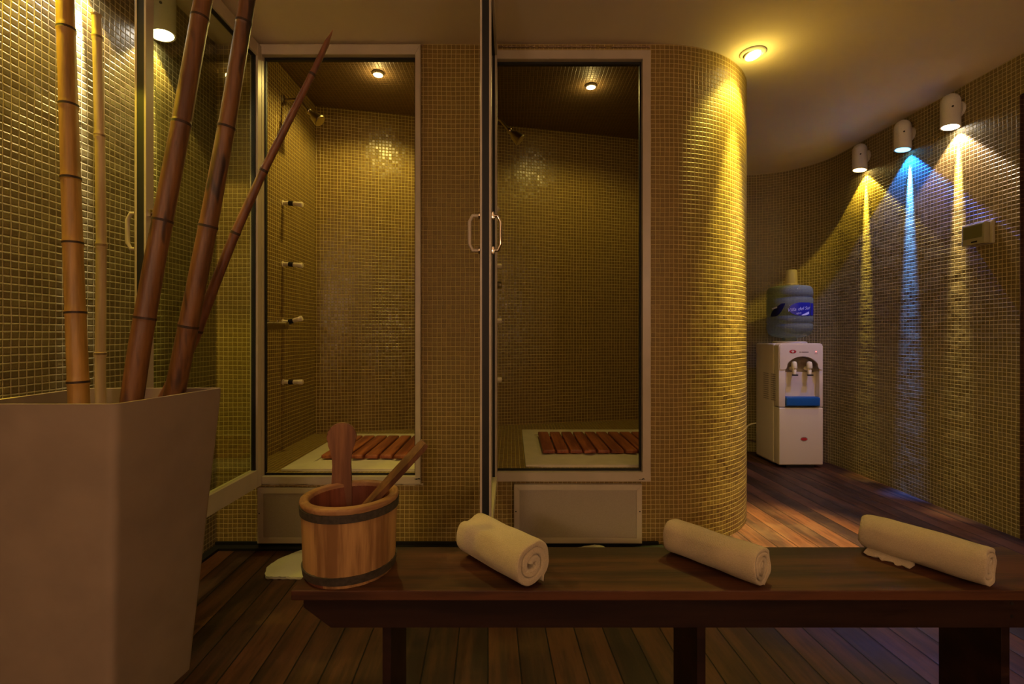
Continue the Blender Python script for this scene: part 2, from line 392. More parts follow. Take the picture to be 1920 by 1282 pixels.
# showers behind the front wall
def yb(x): return 3.53+.235*(x-.06)
bm = B(); wall_path(bm, [(-1.31, 2.31), (-1.31, yb(-1.31))], .2, ZS+.02, .3); struct('wall_shower_left', bm, TILE_S, None, (-.8, 2.8, 1))
bm = B(); wall_path(bm, [(-1.4, yb(-1.4)), (1.3, yb(1.3))], .2, ZS+.02, .1); struct('wall_shower_back', bm, TILE_S, None, (-.8, 2.8, 1))
bm = B(); wall_path(bm, [(-.33, 2.31), (-.33, yb(-.33))], .2, ZS+.02, 0); struct('wall_shower_middle', bm, TILE_S, None, (-.8, 2.8, 1))
bm = B(); wall_path(bm, [(-.17, 2.31), (-.17, yb(-.17))], .2, ZS+.02, .04); struct('wall_shower_middle', bm, TILE_S, None, (.5, 2.8, 1))
bm = B(); wall_path(bm, [(.69, 2.31), (.9, 2.43), (1.08, 2.62), (1.2, 2.86), (1.2, 3.85)], .2, ZS+.02, 0); struct('wall_shower_right', bm, TILE_S, None, (.5, 2.9, 1))
bm = B()
for a, b, c, d in [(-1.35, S1['i'][0]-.01, .2, ZS+.02), (S1['i'][1]+.01, S2['i'][0]-.01, .2, ZS+.02), (S2['i'][1]+.01, .8, .2, ZS+.02),
                   (S1['i'][0]-.01, S1['i'][1]+.01, S1['i'][3]+.01, ZS+.02), (S2['i'][0]-.01, S2['i'][1]+.01, S2['i'][3]+.01, ZS+.02)]:
    quad_uv(bm, [(a, 2.322, c), (b, 2.322, c), (b, 2.322, d), (a, 2.322, d)], [(a, c), (b, c), (b, d), (a, d)])
struct('wall_shower_front', bm, TILE_S, None, (0, 2.8, 1))
bm = B(); quad_uv(bm, [(-1.4, 2.3, ZS), (1.3, 2.3, ZS), (1.3, 4.0, ZS), (-1.4, 4.0, ZS)], [(-1.4, 2.3), (1.3, 2.3), (1.3, 4.0), (-1.4, 4.0)]); struct('ceiling_shower', bm, TILE_C, None, (0, 2.8, 1))
ZF = .35
bm = B(); fp = [(-1.35, 2.30), (.69, 2.30), (.9, 2.43), (1.08, 2.60), (1.2, 2.84), (1.25, 3.95), (-1.35, 3.95)]; quad_uv(bm, [(x, y, ZF) for x, y in fp], fp); struct('floor_shower', bm, TILE_S, None, (0, 2.8, 1))
# black strip painting the shade of the deck gap; rough plaster line
bm = B(); box(bm, XL, .72, Y0-.05, Y0-.002, 0, .012); box(bm, XL, XL+.04, .6, Y0-.05, 0, .012)
box(bm, XL, .70, Y0-.012, Y0-.002, .012, .026); struct('gap_shade_front', bm, GASK)
bm = B()
pts = [(x*.02, 0) for x in range(36)]
def rough_line(bm, x0, x1, z, amp, th, y):
    n = int((x1-x0)/.006); top = []; bot = []
    for i in range(n+1):
        x = x0+(x1-x0)*i/n; q = noise.noise(Vector((x*22, z*9, 0))); q2 = noise.noise(Vector((x*70, 3, z)))
        top.append((x, z+th*(.55+q)+.0015*q2)); bot.append((x, z-th*(.25+.5*q2)))
    for i in range(n):
        if top[i][1] < bot[i][1] or top[i+1][1] < bot[i+1][1]: continue
        vs = [bm.verts.new((p[0], y, p[1])) for p in (bot[i], bot[i+1], top[i+1], top[i])]
        vb = [bm.verts.new((p[0], Y0+.001, p[1])) for p in (bot[i], bot[i+1], top[i+1], top[i])]
        bm.faces.new(vs); bm.faces.new((vs[3], vs[2], vb[2], vb[3])); bm.faces.new((vs[0], vb[0], vb[1], vs[1]))
rough_line(bm, -1.21, -.42, 2.391, .004, .006, Y0-.009)
rough_line(bm, -.06, .66, 2.385, .004, .006, Y0-.006)
struct('trim_1', bm, plain('crumbled_plaster', (.33, .22, .13), .9, n=.4, nscale=120))
bm = B(); rough_line(bm, -1.19, -.42, .296, .004, .006, Y0-.006); struct('trim_2', bm, plain('sealant', (.6, .5, .32), .7))

# ------------------------------------------------------------ shower doors
def frame_bm(o, i, y0, y1, lip=0.):
    bm = B(); X0, X1, A0, A1 = o; x0, x1, a0, a1 = i
    prism(bm, [(X0, A0), (x0, a0), (x0, a1), (X0, A1)], y0, y1, 'xz', bev=.0015)
    prism(bm, [(X1, A0), (X1, A1), (x1, a1), (x1, a0)], y0, y1, 'xz', bev=.0015)
    prism(bm, [(X0, A1), (x0, a1), (x1, a1), (X1, A1)], y0, y1, 'xz', bev=.0015)
    prism(bm, [(X0, A0), (X1, A0), (x1, a0), (x0, a0)], y0, y1, 'xz', bev=.0015)
    return bm
def door(n, s, lx, rail_b, hz, second):
    d = tag(empty('door_%d' % n, (s['o'][0], Y0, 0)), kind='structure')
    L = Vector((-s['o'][0], -Y0, 0))
    def O(name, bm, m, par=d, **k):
        o = obj(name, bm, m, par, **k)
        if par is d: o.location = L
        return o
    O('door_frame', frame_bm(s['o'], s['i'], Y0-.022, Y0+.018), ALU)
    g = .008; i = s['i']
    O('gasket', frame_bm(i, (i[0]+g*.6, i[1]-g, i[2]+g, i[3]-g*1.5), Y0+.004, Y0+.024), GASK)
    # the open leaf, standing out from the hinge towards the room
    ya, yb_ = 1.555, Y0-.02; x0, x1 = lx, lx+.037; z0, z1 = .30, 2.375
    if second: ya = 1.585
    lf = B(); w_ = .034
    box(lf, x0, x0+.007, ya, ya+w_, z0, z1, .001); box(lf, x1-.007, x1, ya, ya+w_, z0, z1, .001); box(lf, x0+.006, x1-.006, ya+.008, ya+w_, z0, z1)
    box(lf, x0, x1, yb_-w_, yb_, z0, z1, .001)
    box(lf, x0+.001, x1-.001, ya+w_, yb_-w_, z0, z0+rail_b, .001); box(lf, x0+.001, x1-.001, ya+w_, yb_-w_, z1-.06, z1, .001)
    leaf = O('door_leaf', lf, ALU)
    gb = B(); box(gb, x0+.007, x1-.007, ya+.001, ya+.009, z0+.002, z1-.002)
    box(gb, x0+.010, x1-.010, ya+w_, ya+w_+.006, z0+rail_b, z1-.06); box(gb, x0+.010, x1-.010, yb_-w_-.009, yb_-w_, z0+rail_b, z1-.06)
    box(gb, x0+.010, x1-.010, ya+w_, yb_-w_, z1-.066, z1-.06)
    O('gasket', gb, GASK, leaf)
    xm = (x0+x1)/2; pb = B(); box(pb, xm-.003, xm+.003, ya+w_, yb_-w_, z0+rail_b, z1-.06); O('glass_pane', pb, GLASS, leaf)
    for sd, xx in ((-1, x0), (1, x1)):
        hb = B(); ym = ya+.017; dx = sd*(.036 if sd < 0 else .030); za, zb = hz
        p = [(xx, ym, za), (xx+dx*.7, ym, za), (xx+dx, ym, za+.02), (xx+dx, ym, zb-.02), (xx+dx*.7, ym, zb), (xx, ym, zb)]
        tube(hb, p, .0062, 12)
        h = O('handle', hb, CHROME if sd > 0 else ALU, leaf, smooth=40)
        if sd > 0: h['label'] = 'chrome inner handle'
        cb = B()
        for z in (za, zb): box(cb, xx-.002*sd if sd < 0 else xx, xx+.010*sd if sd > 0 else xx, ym-.011, ym+.011, z-.012, z+.012, .002) if sd > 0 else tube(cb, [(xx, ym, z), (xx-.006, ym, z)], .012, 12)
        O('handle_clamp', cb, CHROME, leaf, smooth=40)
    if n == 1 or second:
        kb = B(); X = s['i'][0] if n != 1 else s['i'][1]
        c = px(783, 897, Y0-.022) if n == 1 else px(1204, 898, Y0-.022)
        for k in range(5): 
            rx = random.uniform(.0025, .007); cx_ = c.x-.012+.006*k; cz_ = c.z+random.uniform(-.003, .003)
            prism(kb, [(cx_+rx*cos(a)*random.uniform(.7, 1.2), cz_+rx*.45*sin(a)*random.uniform(.6, 1.3)) for a in [j*2*pi/9 for j in range(9)]], Y0-.0228, Y0-.0215, 'xz')
        O('dirt_mark', kb, GASK)
    return d
door(1, S1, -1.221, .080, (1.292, 1.408), False)
door(2, S2, -.104, .050, (1.292, 1.408), True)

# ------------------------------------------------------------ access panels under the doors
def access_panel(x0, x1, z0, z1, label):
    t = empty('access_panel', ((x0+x1)/2, Y0, z0), label, 'access panel', None)
    L = -Vector(t.location); b = .026
    o = obj('panel_frame', frame_bm((x0, x1, z0, z1), (x0+b, x1-b, z0+b, z1-b), Y0-.024, Y0-.001), ALU, t, loc=L)
    bm = B(); box(bm, x0+b-.002, x1-b+.002, Y0-.019, Y0-.004, z0+b-.002, z1-b+.002); obj('panel_board', bm, PANEL, t, loc=L)
    for x in (x0+b*.35, x1-b*.4):
        bm = B(); disc(bm, (x, Y0-.0235, (z0+z1)/2+.012), (0, -1, 0), .0035, .0012, 12); obj('screw', bm, BLACK, t, loc=L)
access_panel(-1.203, -.60, .024, .285, 'white framed metal panel low on the wall behind the wooden bucket')
access_panel(.012, .618, .024, .302, 'white framed metal panel under the right-hand shower doorway')

# ------------------------------------------------------------ ceiling lights
def downlight(c, r, rl, z, tilt, face, label, group, axis=(1, 0, 0)):
    t = empty('downlight', (c[0], c[1], z), label, 'ceiling light', group)
    bm = B(); lathe(bm, [(r, -.0005), (r, -.004), (r*.93, -.008), (rl*1.22, -.010), (rl*1.16, -.004), (rl*1.16, -.0005)], seg=40); obj('trim_ring', bm, LAMPW, t, 40)
    Mx = Matrix.Translation((0, 0, -.008)) @ Matrix.Rotation(tilt, 4, axis)
    bm = B(); lathe(bm, [(rl*1.12, .004), (rl*1.14, -.004), (rl*1.02, -.007), (rl, -.003), (rl, .003)], seg=36); bmesh.ops.transform(bm, matrix=Mx, verts=bm.verts); obj('lamp_holder', bm, LAMPW, t, 40)
    bm = B(); lathe(bm, [(0, -.004), (rl*.98, -.0025), (rl*.98, .002), (0, .002)], seg=32); bmesh.ops.transform(bm, matrix=Mx, verts=bm.verts); obj('lamp_lens', bm, face, t, 40)
    return t
downlight(COLDL, .060, .036, ZC, R(-14), EW, 'round white recessed ceiling light shining yellow on the curved column', None, (.8, .6, 0))
downlight(SH1, .034, .026, ZS, 0, EW, 'small round light in the tiled ceiling of the left shower', None)
downlight(SH2, .034, .026, ZS, 0, EC, 'small round light in the tiled ceiling of the right shower', None)
for c, l in zip(HALL_FILL, ('added round ceiling fill light, unseen behind the camera on the left', 'added round ceiling fill light, unseen behind the camera on the right')):
    downlight(c, .060, .040, ZC, 0, EW, l, None)

# ------------------------------------------------------------ wall lamps
def wall_lamp(x, y, s, face, label, group):
    t = empty('wall_lamp', (x, y, 2.176), label, 'wall lamp', group)
    r = .045; cx = -s*.046
    bm = B(); prof = [(r*.96, .012), (r, .016)]+[(r, .02+.11*k/4) for k in range(1, 5)]+[(r*cos(R(a)), .145+r*1.05*sin(R(a))) for a in range(0, 91, 10)]
    lathe(bm, prof, (cx, 0), 36)
    for v in bm.verts:                                   # mouth cut on a slant
        if v.co.z < .017: v.co.z += (v.co.x-cx)*(-s)*.16
    obj('lamp_body', bm, LAMPW, t, 40)
    bm = B(); lathe(bm, [(0, .006), (r*.86, .006), (r*.86, .013), (0, .013)], (cx, 0), 32)
    for v in bm.verts: v.co.z += (v.co.x-cx)*(-s)*.16
    obj('lamp_lens', bm, face, t)
    bm = B(); lathe(bm, [(r*.86, .004), (r*1.0, .004), (r*1.0, .014), (r*.86, .014), (r*.86, .004)], (cx, 0), 32)
    for v in bm.verts: v.co.z += (v.co.x-cx)*(-s)*.16
    obj('lamp_rim', bm, LAMPW, t)
    bm = B(); tube(bm, [(0, 0, .10), (-s*.014, 0, .10)], .046, 28); obj('wall_plate', bm, LAMPW, t, 40)
    bm = B(); disc(bm, (cx-s*.022, -.0385, .105), (-s*.5, -1, 0), .005, .004, 12); obj('screw', bm, BLACK, t)
lb = ['white capsule wall lamp casting a yellow beam, farthest of the right wall lamps',
      'white capsule wall lamp casting a blue beam down the right wall',
      'white capsule wall lamp casting a warm white beam above the grey wall box',
      'white capsule wall lamp seen through the left open glass door',
      'white capsule wall lamp casting a white beam behind the thickest upright bamboo',
      'white capsule wall lamp casting a yellow beam at the left picture edge']
for q, l, fc in zip(SCON, lb, (EY, EB, EC, EC, EC, EY)): wall_lamp(q[0], q[1], q[2], fc, l, None)

for g_, l in zip(FILL_GLOBES, ('added opal globe fill light on the unseen rear wall, left of the middle', 'added opal globe fill light on the unseen rear wall, right of the middle')):
    t = empty('fill_globe', (g_[0], YB, g_[2]), l, 'wall lamp')
    bm = B(); tube(bm, [(0, 0, 0), (0, .02, 0)], .06, 24); obj('wall_plate', bm, LAMPW, t, 40)
    bm = B(); bmesh.ops.create_uvsphere(bm, u_segments=32, v_segments=16, radius=.075); bmesh.ops.translate(bm, verts=bm.verts, vec=(0, .095, 0)); obj('globe', bm, EC, t, True)
# thermostat box
c = px(1829, 441, 2.60)
t = empty('wall_box', (XR, 2.564, 1.55), 'small pale plastic control box on the right tiled wall', 'control box')
bm = B(); box(bm, -.016, 0, -.064, .05, -.060, .060, .005); obj('back_plate', bm, plain('box_ivory', (.46, .41, .26), .5), t)
bm = B(); box(bm, -.045, -.0155, -.052, .075, -.056, .056, .005); obj('cover', bm, plain('greyed_plastic', (.34, .31, .17), .5), t)
bm = B(); box(bm, -.0465, -.0445, -.040, .064, -.022, .046, .0008); obj('display', bm, plain('display_green', (.16, .16, .06), .25), t)
bm = B(); box(bm, -.0465, -.0445, -.012, .020, -.046, -.038, .0008); obj('button', bm, BLACK, t)

# ------------------------------------------------------------ shower fittings
JETL = ['uppermost', 'second from top', 'third from top', 'lowest']
def jets(x, y, zs, tilts, where, grp):
    for k, (z, a) in enumerate(zip(zs, tilts)):
        t = empty('body_jet', (x, y, z), '%s cream nozzle with a black band on the %s shower wall' % (JETL[k], where), 'shower nozzle', grp)
        M = Matrix.Rotation(-R(a), 3, 'Y')
        bm = B(); tube(bm, [(0, 0, 0), (.004, 0, 0), (.0041, 0, 0), (.038, 0, 0)], [.018, .018, .0115, .0115], 16); obj('pipe', bm, IVORY, t, 40)
        b0 = Vector((.036, 0, 0))
        bm = B(); tube(bm, [b0, b0+M @ Vector((.026, 0, 0))], .0145, 16); obj('band', bm, BLACK, t, 40)
        bm = B(); tube(bm, [b0+M @ Vector((q, 0, 0)) for q in (.024, .05, .072, .078)], [.0125, .0135, .0155, .0135], 16)
        disc(bm, b0+M @ Vector((.0775, 0, 0)), M @ Vector((1, 0, 0)), .009, .002, 12); obj('nozzle', bm, IVORY, t, 40)
jets(-1.31, 2.75, (1.765, 1.416, 1.085, .741), (-6, -6, 16, 0), 'left', 'body jets of the left shower')
jets(-.17, 2.75, (1.69, 1.407, 1.086, .756), (38, -4, 4, -2), 'right', 'body jets of the right shower')
def shower_head(x, y, z, reach, label):
    t = empty('overhead_shower', (x, y, z), label, 'shower')
    bm = B(); tube(bm, [(0, 0, 0), (.008, 0, 0), (.012, 0, 0)], [.028, .028, .014], 20); obj('wall_flange', bm, BRASS, t, 40)
    a = [(0, 0, 0), (reach*.40, 0, .004), (reach*.50, 0, -.004), (reach*.72, 0, -.062)]
    bm = B(); tube(bm, a, .0085, 12); obj('arm', bm, BRASS, t, 40)
    p = Vector(a[-1]); d = Vector((.75, 0, -.66)).normalized()
    bm = B(); tube(bm, [p-d*.006, p+d*.006, p+d*.012, p+d*.03, p+d*.04, p+d*.085, p+d*.090], [.014, .017, .014, .016, .026, .036, .032], 24); obj('spray_head', bm, BRASS, t, 40)
shower_head(-1.31, 2.75, 2.355, .205, 'metal shower head on a bent arm in the left shower')
shower_head(-.17, 2.75, 2.245, .215, 'metal shower head on a bent arm in the right shower, half behind the door')
def mixer(x, y, z, L, label):
    t = empty('shower_mixer', (x, y, z), label, 'mixer tap')
    bm = B(); tube(bm, [(0, 0, 0), (.008, 0, 0), (.0081, 0, 0), (.05, 0, 0)], [.036, .036, .022, .022], 24); obj('valve_body', bm, CHROME, t, 40)
    bm = B(); tube(bm, [(.048, 0, 0), (.05, 0, 0), (L, 0, 0), (L+.003, 0, 0)], [.018, .021, .021, .017], 24); tube(bm, [(L*.55, 0, 0), (L*.55, 0, .03)], .005, 10); obj('handle', bm, CHROME, t, 40)
mixer(-1.31, 2.56, 1.06, .115, 'chrome mixer tap low on the left shower wall')
mixer(-.17, 2.60, 1.28, .115, 'chrome mixer tap beside the right shower door edge')

# ------------------------------------------------------------ trays and duckboards
def tray(x0, x1, y0, y1, sx0, sx1, sy0, sy1, label):
    t = empty('shower_tray', ((x0+x1)/2, (y0+y1)/2, ZF), label, 'shower tray'); L = -Vector(t.location)
    bm = B(); h = .012; z = ZF
    box(bm, x0, sx0-.02, y0, y1, z, z+h, .004); box(bm, sx1+.02, x1, y0, y1, z, z+h, .004)
    box(bm, sx0-.022, sx1+.022, sy1+.02, y1, z, z+h, .004)
    p = [(sx0-.022, y0), (sx1+.022, y0), (sx1+.022, sy0-.02)]
    n = 3; W = (sx1-sx0+.044)/n
    for k in range(n-1, -1, -1):
        a, b = sx0-.022+W*k, sx0-.022+W*(k+1)
        for j in range(0, 13):
            u = 1-j/12; e = abs(2*u-1); p.append((a+(b-a)*u, sy0-.008-.034*(e**5)))
    prism(bm, p, z, z+h, 'xy'); box(bm, x0+.01, x1-.01, y0+.01, y1-.01, z-.002, z+.003)
    obj('tray_body', bm, TRAY, t, loc=L)
tray(-1.117, -.37, 2.325, 3.16, -.995, -.40, 2.50, 3.0, 'cream shower tray on the floor of the left shower')
tray(.070, 1.05, 2.40, 3.30, .170, .95, 2.615, 3.12, 'cream shower tray on the floor of the right shower')
def duckboard(x0, n, y0, y1, label, pitch=.0762):
    t = empty('duckboard', (x0+n*pitch/2, (y0+y1)/2, ZF), label, 'duckboard')
    c = Vector(t.location)
    slat = None
    for k in range(n):
        xx = x0+pitch*(k+.5)-c.x
        if slat is None:
            bm = B(); box(bm, -.0325, .0325, -(y1-y0)/2, (y1-y0)/2, .014, .034, .007, seg=3); slat = obj('slat', bm, SLAT, t, 60)
        else:
            slat = slat.copy(); COL.objects.link(slat); slat.parent = t
        slat.location = (xx, 0, 0)
    for yy in (-.18, .18):
        bm = B(); box(bm, x0-c.x+.01, x0-c.x+n*pitch-.01, yy-.02, yy+.02, .003, .0145); obj('cross_bar', bm, SLAT, t)
duckboard(-1.0, 8, 2.506, 3.0, 'reddish slatted duckboard in the left shower behind the bucket handle')
duckboard(.166, 10, 2.617, 3.115, 'reddish slatted duckboard in the right shower', .0755)

# ------------------------------------------------------------ planter
ZP = .844
t = empty('planter', (-1.10, 1.33, 0), 'tall tapered square clay-coloured planter holding bamboo poles', 'planter'); L = -Vector(t.location)
top = [(-1.322, 1.150), (-.950, 1.150), (-.905, 1.512), (-1.345, 1.500)]
bot = [(-1.285, 1.195), (-1.000, 1.195), (-.972, 1.462), (-1.290, 1.455)]
def ring(pts, z, r=.022, ins=0., n=6):
    out = []; c = Vector((sum(p[0] for p in pts)/4, sum(p[1] for p in pts)/4))
    P = [Vector(p)+(c-Vector(p)).normalized()*ins*1.41 for p in pts]
    for i in range(4):
        a, b, d = P[i-1], P[i], P[(i+1) % 4]; e1 = (a-b).normalized(); e2 = (d-b).normalized()
        for k in range(n+1):
            s = k/n; q = b+e1*r*(1-s)**2+e2*r*s**2; out.append(Vector((q.x, q.y, z)))
    return out
bm = B(); rings = []
for s in (0, .25, .5, .75, .97, 1.): 
    P = [tuple(Vector(bot[i]).lerp(Vector(top[i]), s)) for i in range(4)]; rings.append(ring(P, ZP*s, .020, .0 if s < 1 else .0015))
P = top; rings.append(ring(top, ZP+.001, .018, .004)); rings.append(ring(top, ZP, .016, .013)); rings.append(ring(top, ZP-.13, .016, .020))
vr = [[bm.verts.new(p) for p in r_] for r_ in rings]
for i in range(len(vr)-1):
    for k in range(len(vr[0])):
        m = len(vr[0]); bm.faces.new((vr[i][k], vr[i][(k+1) % m], vr[i+1][(k+1) % m], vr[i+1][k]))
bm.faces.new(vr[0]); obj('pot', bm, PLANT, t, 50, loc=L)
bm = B(); r_ = ring(top, ZP-.085, .016, .017); bm.faces.new([bm.verts.new(p) for p in r_]); r2 = ring(top, ZP-.125, .016, .018); bm.faces.new([bm.verts.new(p) for p in r2]); obj('soil', bm, SOIL, t, loc=L)

# ------------------------------------------------------------ bamboo poles
BA = bamboo_mat('bamboo_yellow', (.30, .155, .030), (.48, .26, .055), .15)
BB = bamboo_mat('bamboo_pale', (.50, .37, .17), (.66, .50, .26), .2)
BC = bamboo_mat('bamboo_red', (.10, .036, .011), (.21, .085, .023), .95)
BD = bamboo_mat('bamboo_dark', (.115, .036, .015), (.22, .080, .028), .6)
NODE = plain('bamboo_node', (.035, .015, .007), .7, n=.3); NODEP = plain('bamboo_node_pale', (.30, .20, .09), .7, n=.4)
def bamboo(path, rad, nodes, mat, label, knob=.10, pointed=False, cut=False):
    # path: pixel x, y and distance; nodes: pixel heights
    P = [px(*p) for p in path]; base = P[0]
    t = empty('bamboo_pole', base, label, 'bamboo pole')
    def at(y):
        for (a, b, A, Bp) in zip(path, path[1:], P, P[1:]):
            if (a[1]-y)*(b[1]-y) <= 0 and a[1] != b[1]:
                s = (y-a[1])/(b[1]-a[1]); return A.lerp(Bp, s)
        return P[-1] if y < path[-1][1] else P[0]
    y0, y1 = path[0][1], path[-1][1]; tot = y0-y1
    ys = set(y0-tot*k/60 for k in range(61))
    ws = []
    for y in sorted(nodes, reverse=True): ys |= {y-7, y-2.2, y-1.5, y+1.5, y+2.2, y+7}
    ys = sorted((y for y in ys if y1 <= y <= y0), reverse=True)
    pts = []; rs = []; mi = []
    for y in ys:
        s = (y0-y)/tot; r = rad[0]+(rad[1]-rad[0])*s; d = min([abs(y-q) for q in nodes]+[99])
        if d < 1.6: r *= 1+knob*.9
        elif d < 3: r *= 1+knob
        if pointed and s > .965: r *= max(.12, 1-(s-.965)/.035)
        pts.append(at(y)-base); rs.append(r)
    for a, b in zip(ys, ys[1:]):
        m = (a+b)/2; mi.append(1 if min([abs(m-q) for q in nodes]+[99]) < 1.9 else 0)
    bm = B(); tube(bm, pts, rs, 20, mi); obj('stem', bm, [mat, NODEP if cut else NODE], t, 50)
    if cut: 
        d = (pts[-1]-pts[-2]).normalized(); bm = B(); tube(bm, [pts[-1]-d*.001, pts[-1]+d*.004], [rs[-1]*1.08, rs[-1]*1.2], 20); obj('cut_end', bm, BB, t, 40)
bamboo([(150, 801, 1.30), (146, 700, 1.30), (138, 500, 1.31), (130, 250, 1.32), (122, 0, 1.33), (117, -190, 1.34)], (.0235, .0190),
       [716, 587, 456, 335, 198, 55, -90], BA, 'golden thick bamboo pole standing nearly upright at the left of the planter')
bamboo([(189, 786, 1.42), (188, 700, 1.42), (190, 450, 1.42), (187, 250, 1.41), (181, 30, 1.40)], (.0135, .0115),
       [663, 460, 255, 70], BB, 'thin pale bamboo pole standing upright beside the golden one', .18, cut=True)
bamboo([(240, 804, 1.27), (248, 745, 1.27), (262, 650, 1.275), (292, 480, 1.29), (340, 232, 1.31), (381, 0, 1.34), (405, -130, 1.355)], (.0265, .0215),
       [597, 415, 232, 35, -100], BC, 'thick reddish bamboo pole leaning right, nearest the golden pole', .05)
bamboo([(314, 786, 1.42), (328, 735, 1.405), (352, 617, 1.40), (395, 400, 1.40), (428, 220, 1.40), (464, 0, 1.41), (484, -120, 1.42)], (.0275, .0195),
       [612, 425, 239, 43, -100], BC, 'reddish bamboo pole leaning right, second of the two thick leaning ones', .06)
bamboo([(286, 783, 1.475), (314, 735, 1.475), (362, 640, 1.475), (408, 520, 1.475), (440, 440, 1.475), (492, 325, 1.478), (545, 220, 1.48), (590, 130, 1.50), (624, 56, 1.52)], (.0175, .0085),
       [620, 437, 320, 140], BD, 'slender dark bamboo pole leaning far right to a pointed tip', .10, True)

# ------------------------------------------------------------ bench
ZB = .40
t = empty('bench', (.45, 1.27, 0), 'long low dark wooden bench in the foreground carrying bucket and towels', 'bench'); L = -Vector(t.location)
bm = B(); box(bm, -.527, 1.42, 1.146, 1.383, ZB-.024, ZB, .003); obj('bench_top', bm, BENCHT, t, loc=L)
for y in (1.158, 1.352):
    bm = B(); prism(bm, [(-.502, ZB-.024), (-.502, ZB-.047), (-.436, ZB-.096), (1.334, ZB-.096), (1.40, ZB-.047), (1.40, ZB-.024)], y, y+.020, 'xz', bev=.001)
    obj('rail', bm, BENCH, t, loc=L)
for x in (-.317, .456, 1.203):
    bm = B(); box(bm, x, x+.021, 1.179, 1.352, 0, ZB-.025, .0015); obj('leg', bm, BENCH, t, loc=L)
for z in (ZB-.037, ZB-.068):
    bm = B(); disc(bm, (1.207, 1.1585, z), (0, -1, 0), .0045, .001, 14); obj('wood_plug', bm, BLACK, t, loc=L)

# ------------------------------------------------------------ bucket
def ell(r, z): return (r, z)
BR = R(44)
t = empty('wooden_bucket', (-.422, 1.259, ZB), 'oval pine sauna bucket with one tall paddle handle on the bench', 'bucket', rz=BR)
SX, SY, H = .905, .87, .196
bm = B(); prof = [(.118, .004), (.121, .0), (.128, .03), (.130, .09), (.1335, H-.022), (.1335, H-.012)]
lathe(bm, prof+[(.112, H-.012), (.105, .02), (.0, .02)], seg=120, sx=SX, sy=SY)
for v in bm.verts:
    q = math.atan2(v.co.y/SY, v.co.x/SX); r_ = math.hypot(v.co.x, v.co.y/SY)
    if r_ > .117:
        f_ = (q/(2*pi)*20) % 1; g = min(f_, 1-f_)
        k = 1-(.014 if g < .04 else 0)+.003*sin(int(q/(2*pi)*20+20)*2.3); v.co.x *= k; v.co.y *= k
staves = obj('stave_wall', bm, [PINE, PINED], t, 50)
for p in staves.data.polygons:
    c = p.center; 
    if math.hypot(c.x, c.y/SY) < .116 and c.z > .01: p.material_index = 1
bm = B(); lathe(bm, [(.112, H-.014), (.1355, H-.014), (.1375, H-.008), (.1365, H-.002), (.131, H), (.128, H-.0015), (.1265, H-.001), (.120, H+.001), (.1125, H-.004), (.112, H-.014)], seg=72, sx=SX, sy=SY); obj('rim', bm, PINER, t, 60)
for z0, z1, ra, rb in ((H-.035, H-.016, .1345, .1355), (.010, .030, .1265, .1300)):
    bm = B(); lathe(bm, [(ra-.004, z0), (ra+.0025, z0), (rb+.0025, z1), (rb-.004, z1), (ra-.004, z0)], seg=72, sx=SX, sy=SY); obj('hoop', bm, HOOP, t, 60)
# paddle handle (local frame of the bucket turned back to the room)
def paddle():
    prof = []
    zt = .3635; rc = .0395; zc = zt-rc
    half = [(.028, .05), (.028, .17), (.026, .21), (.0245, .245), (.0255, .265), (.030, .287)]
    half += [(rc*cos(R(a)), zc+rc*sin(R(a))) for a in range(-35, 91, 10)]
    pts = half+[(-x, z) for x, z in half[::-1][1:]]
    bm = B(); prism(bm, pts, -.009, .009, 'xz', bev=.003); return bm
bm = paddle(); pc = px(641, 880, 1.352)
M = Matrix.Rotation(-BR, 4, 'Z'); off = M @ Vector((pc.x+.422, 1.352-1.259, 0))
bmesh.ops.transform(bm, matrix=Matrix.Translation(off) @ Matrix.Rotation(-BR+R(12), 4, 'Z'), verts=bm.verts)
obj('paddle_handle', bm, PADDLE, t, 40)
# ladle
a = px(688, 948, 1.235); b = px(797, 830, 1.275)
t = empty('ladle', a, 'dark wooden ladle leaning out of the pine bucket', 'ladle')
d = (b-a); Ln = d.length; q = d.to_track_quat('Z', 'Y').to_matrix().to_4x4()
bm = B(); prism(bm, [(-.013, -.03), (.013, -.03), (.016, Ln*.5), (.018, Ln-.012), (.014, Ln), (-.014, Ln), (-.018, Ln-.012), (-.016, Ln*.5)], -.0075, .0075, 'xz', bev=.002)
qm = q @ Matrix.Rotation(R(20), 4, 'Z')
bmesh.ops.transform(bm, matrix=qm, verts=bm.verts); obj('handle', bm, LADLE, t, 40)
bm = B(); disc(bm, (0, -.0078, Ln-.018), (0, -1, 0), .0028, .0006, 12); bmesh.ops.transform(bm, matrix=qm, verts=bm.verts); obj('hanging_hole', bm, BLACK, t)
bm = B(); lathe(bm, [(0, -.045), (.026, -.042), (.032, -.02), (.033, 0), (.029, 0), (.027, -.02), (.02, -.036), (0, -.038)], (0, 0), 24)
bmesh.ops.transform(bm, matrix=Matrix.Translation((-d.normalized()*.05)+Vector((-.012, .0, -.028))) , verts=bm.verts); obj('bowl', bm, LADLE, t, 50)

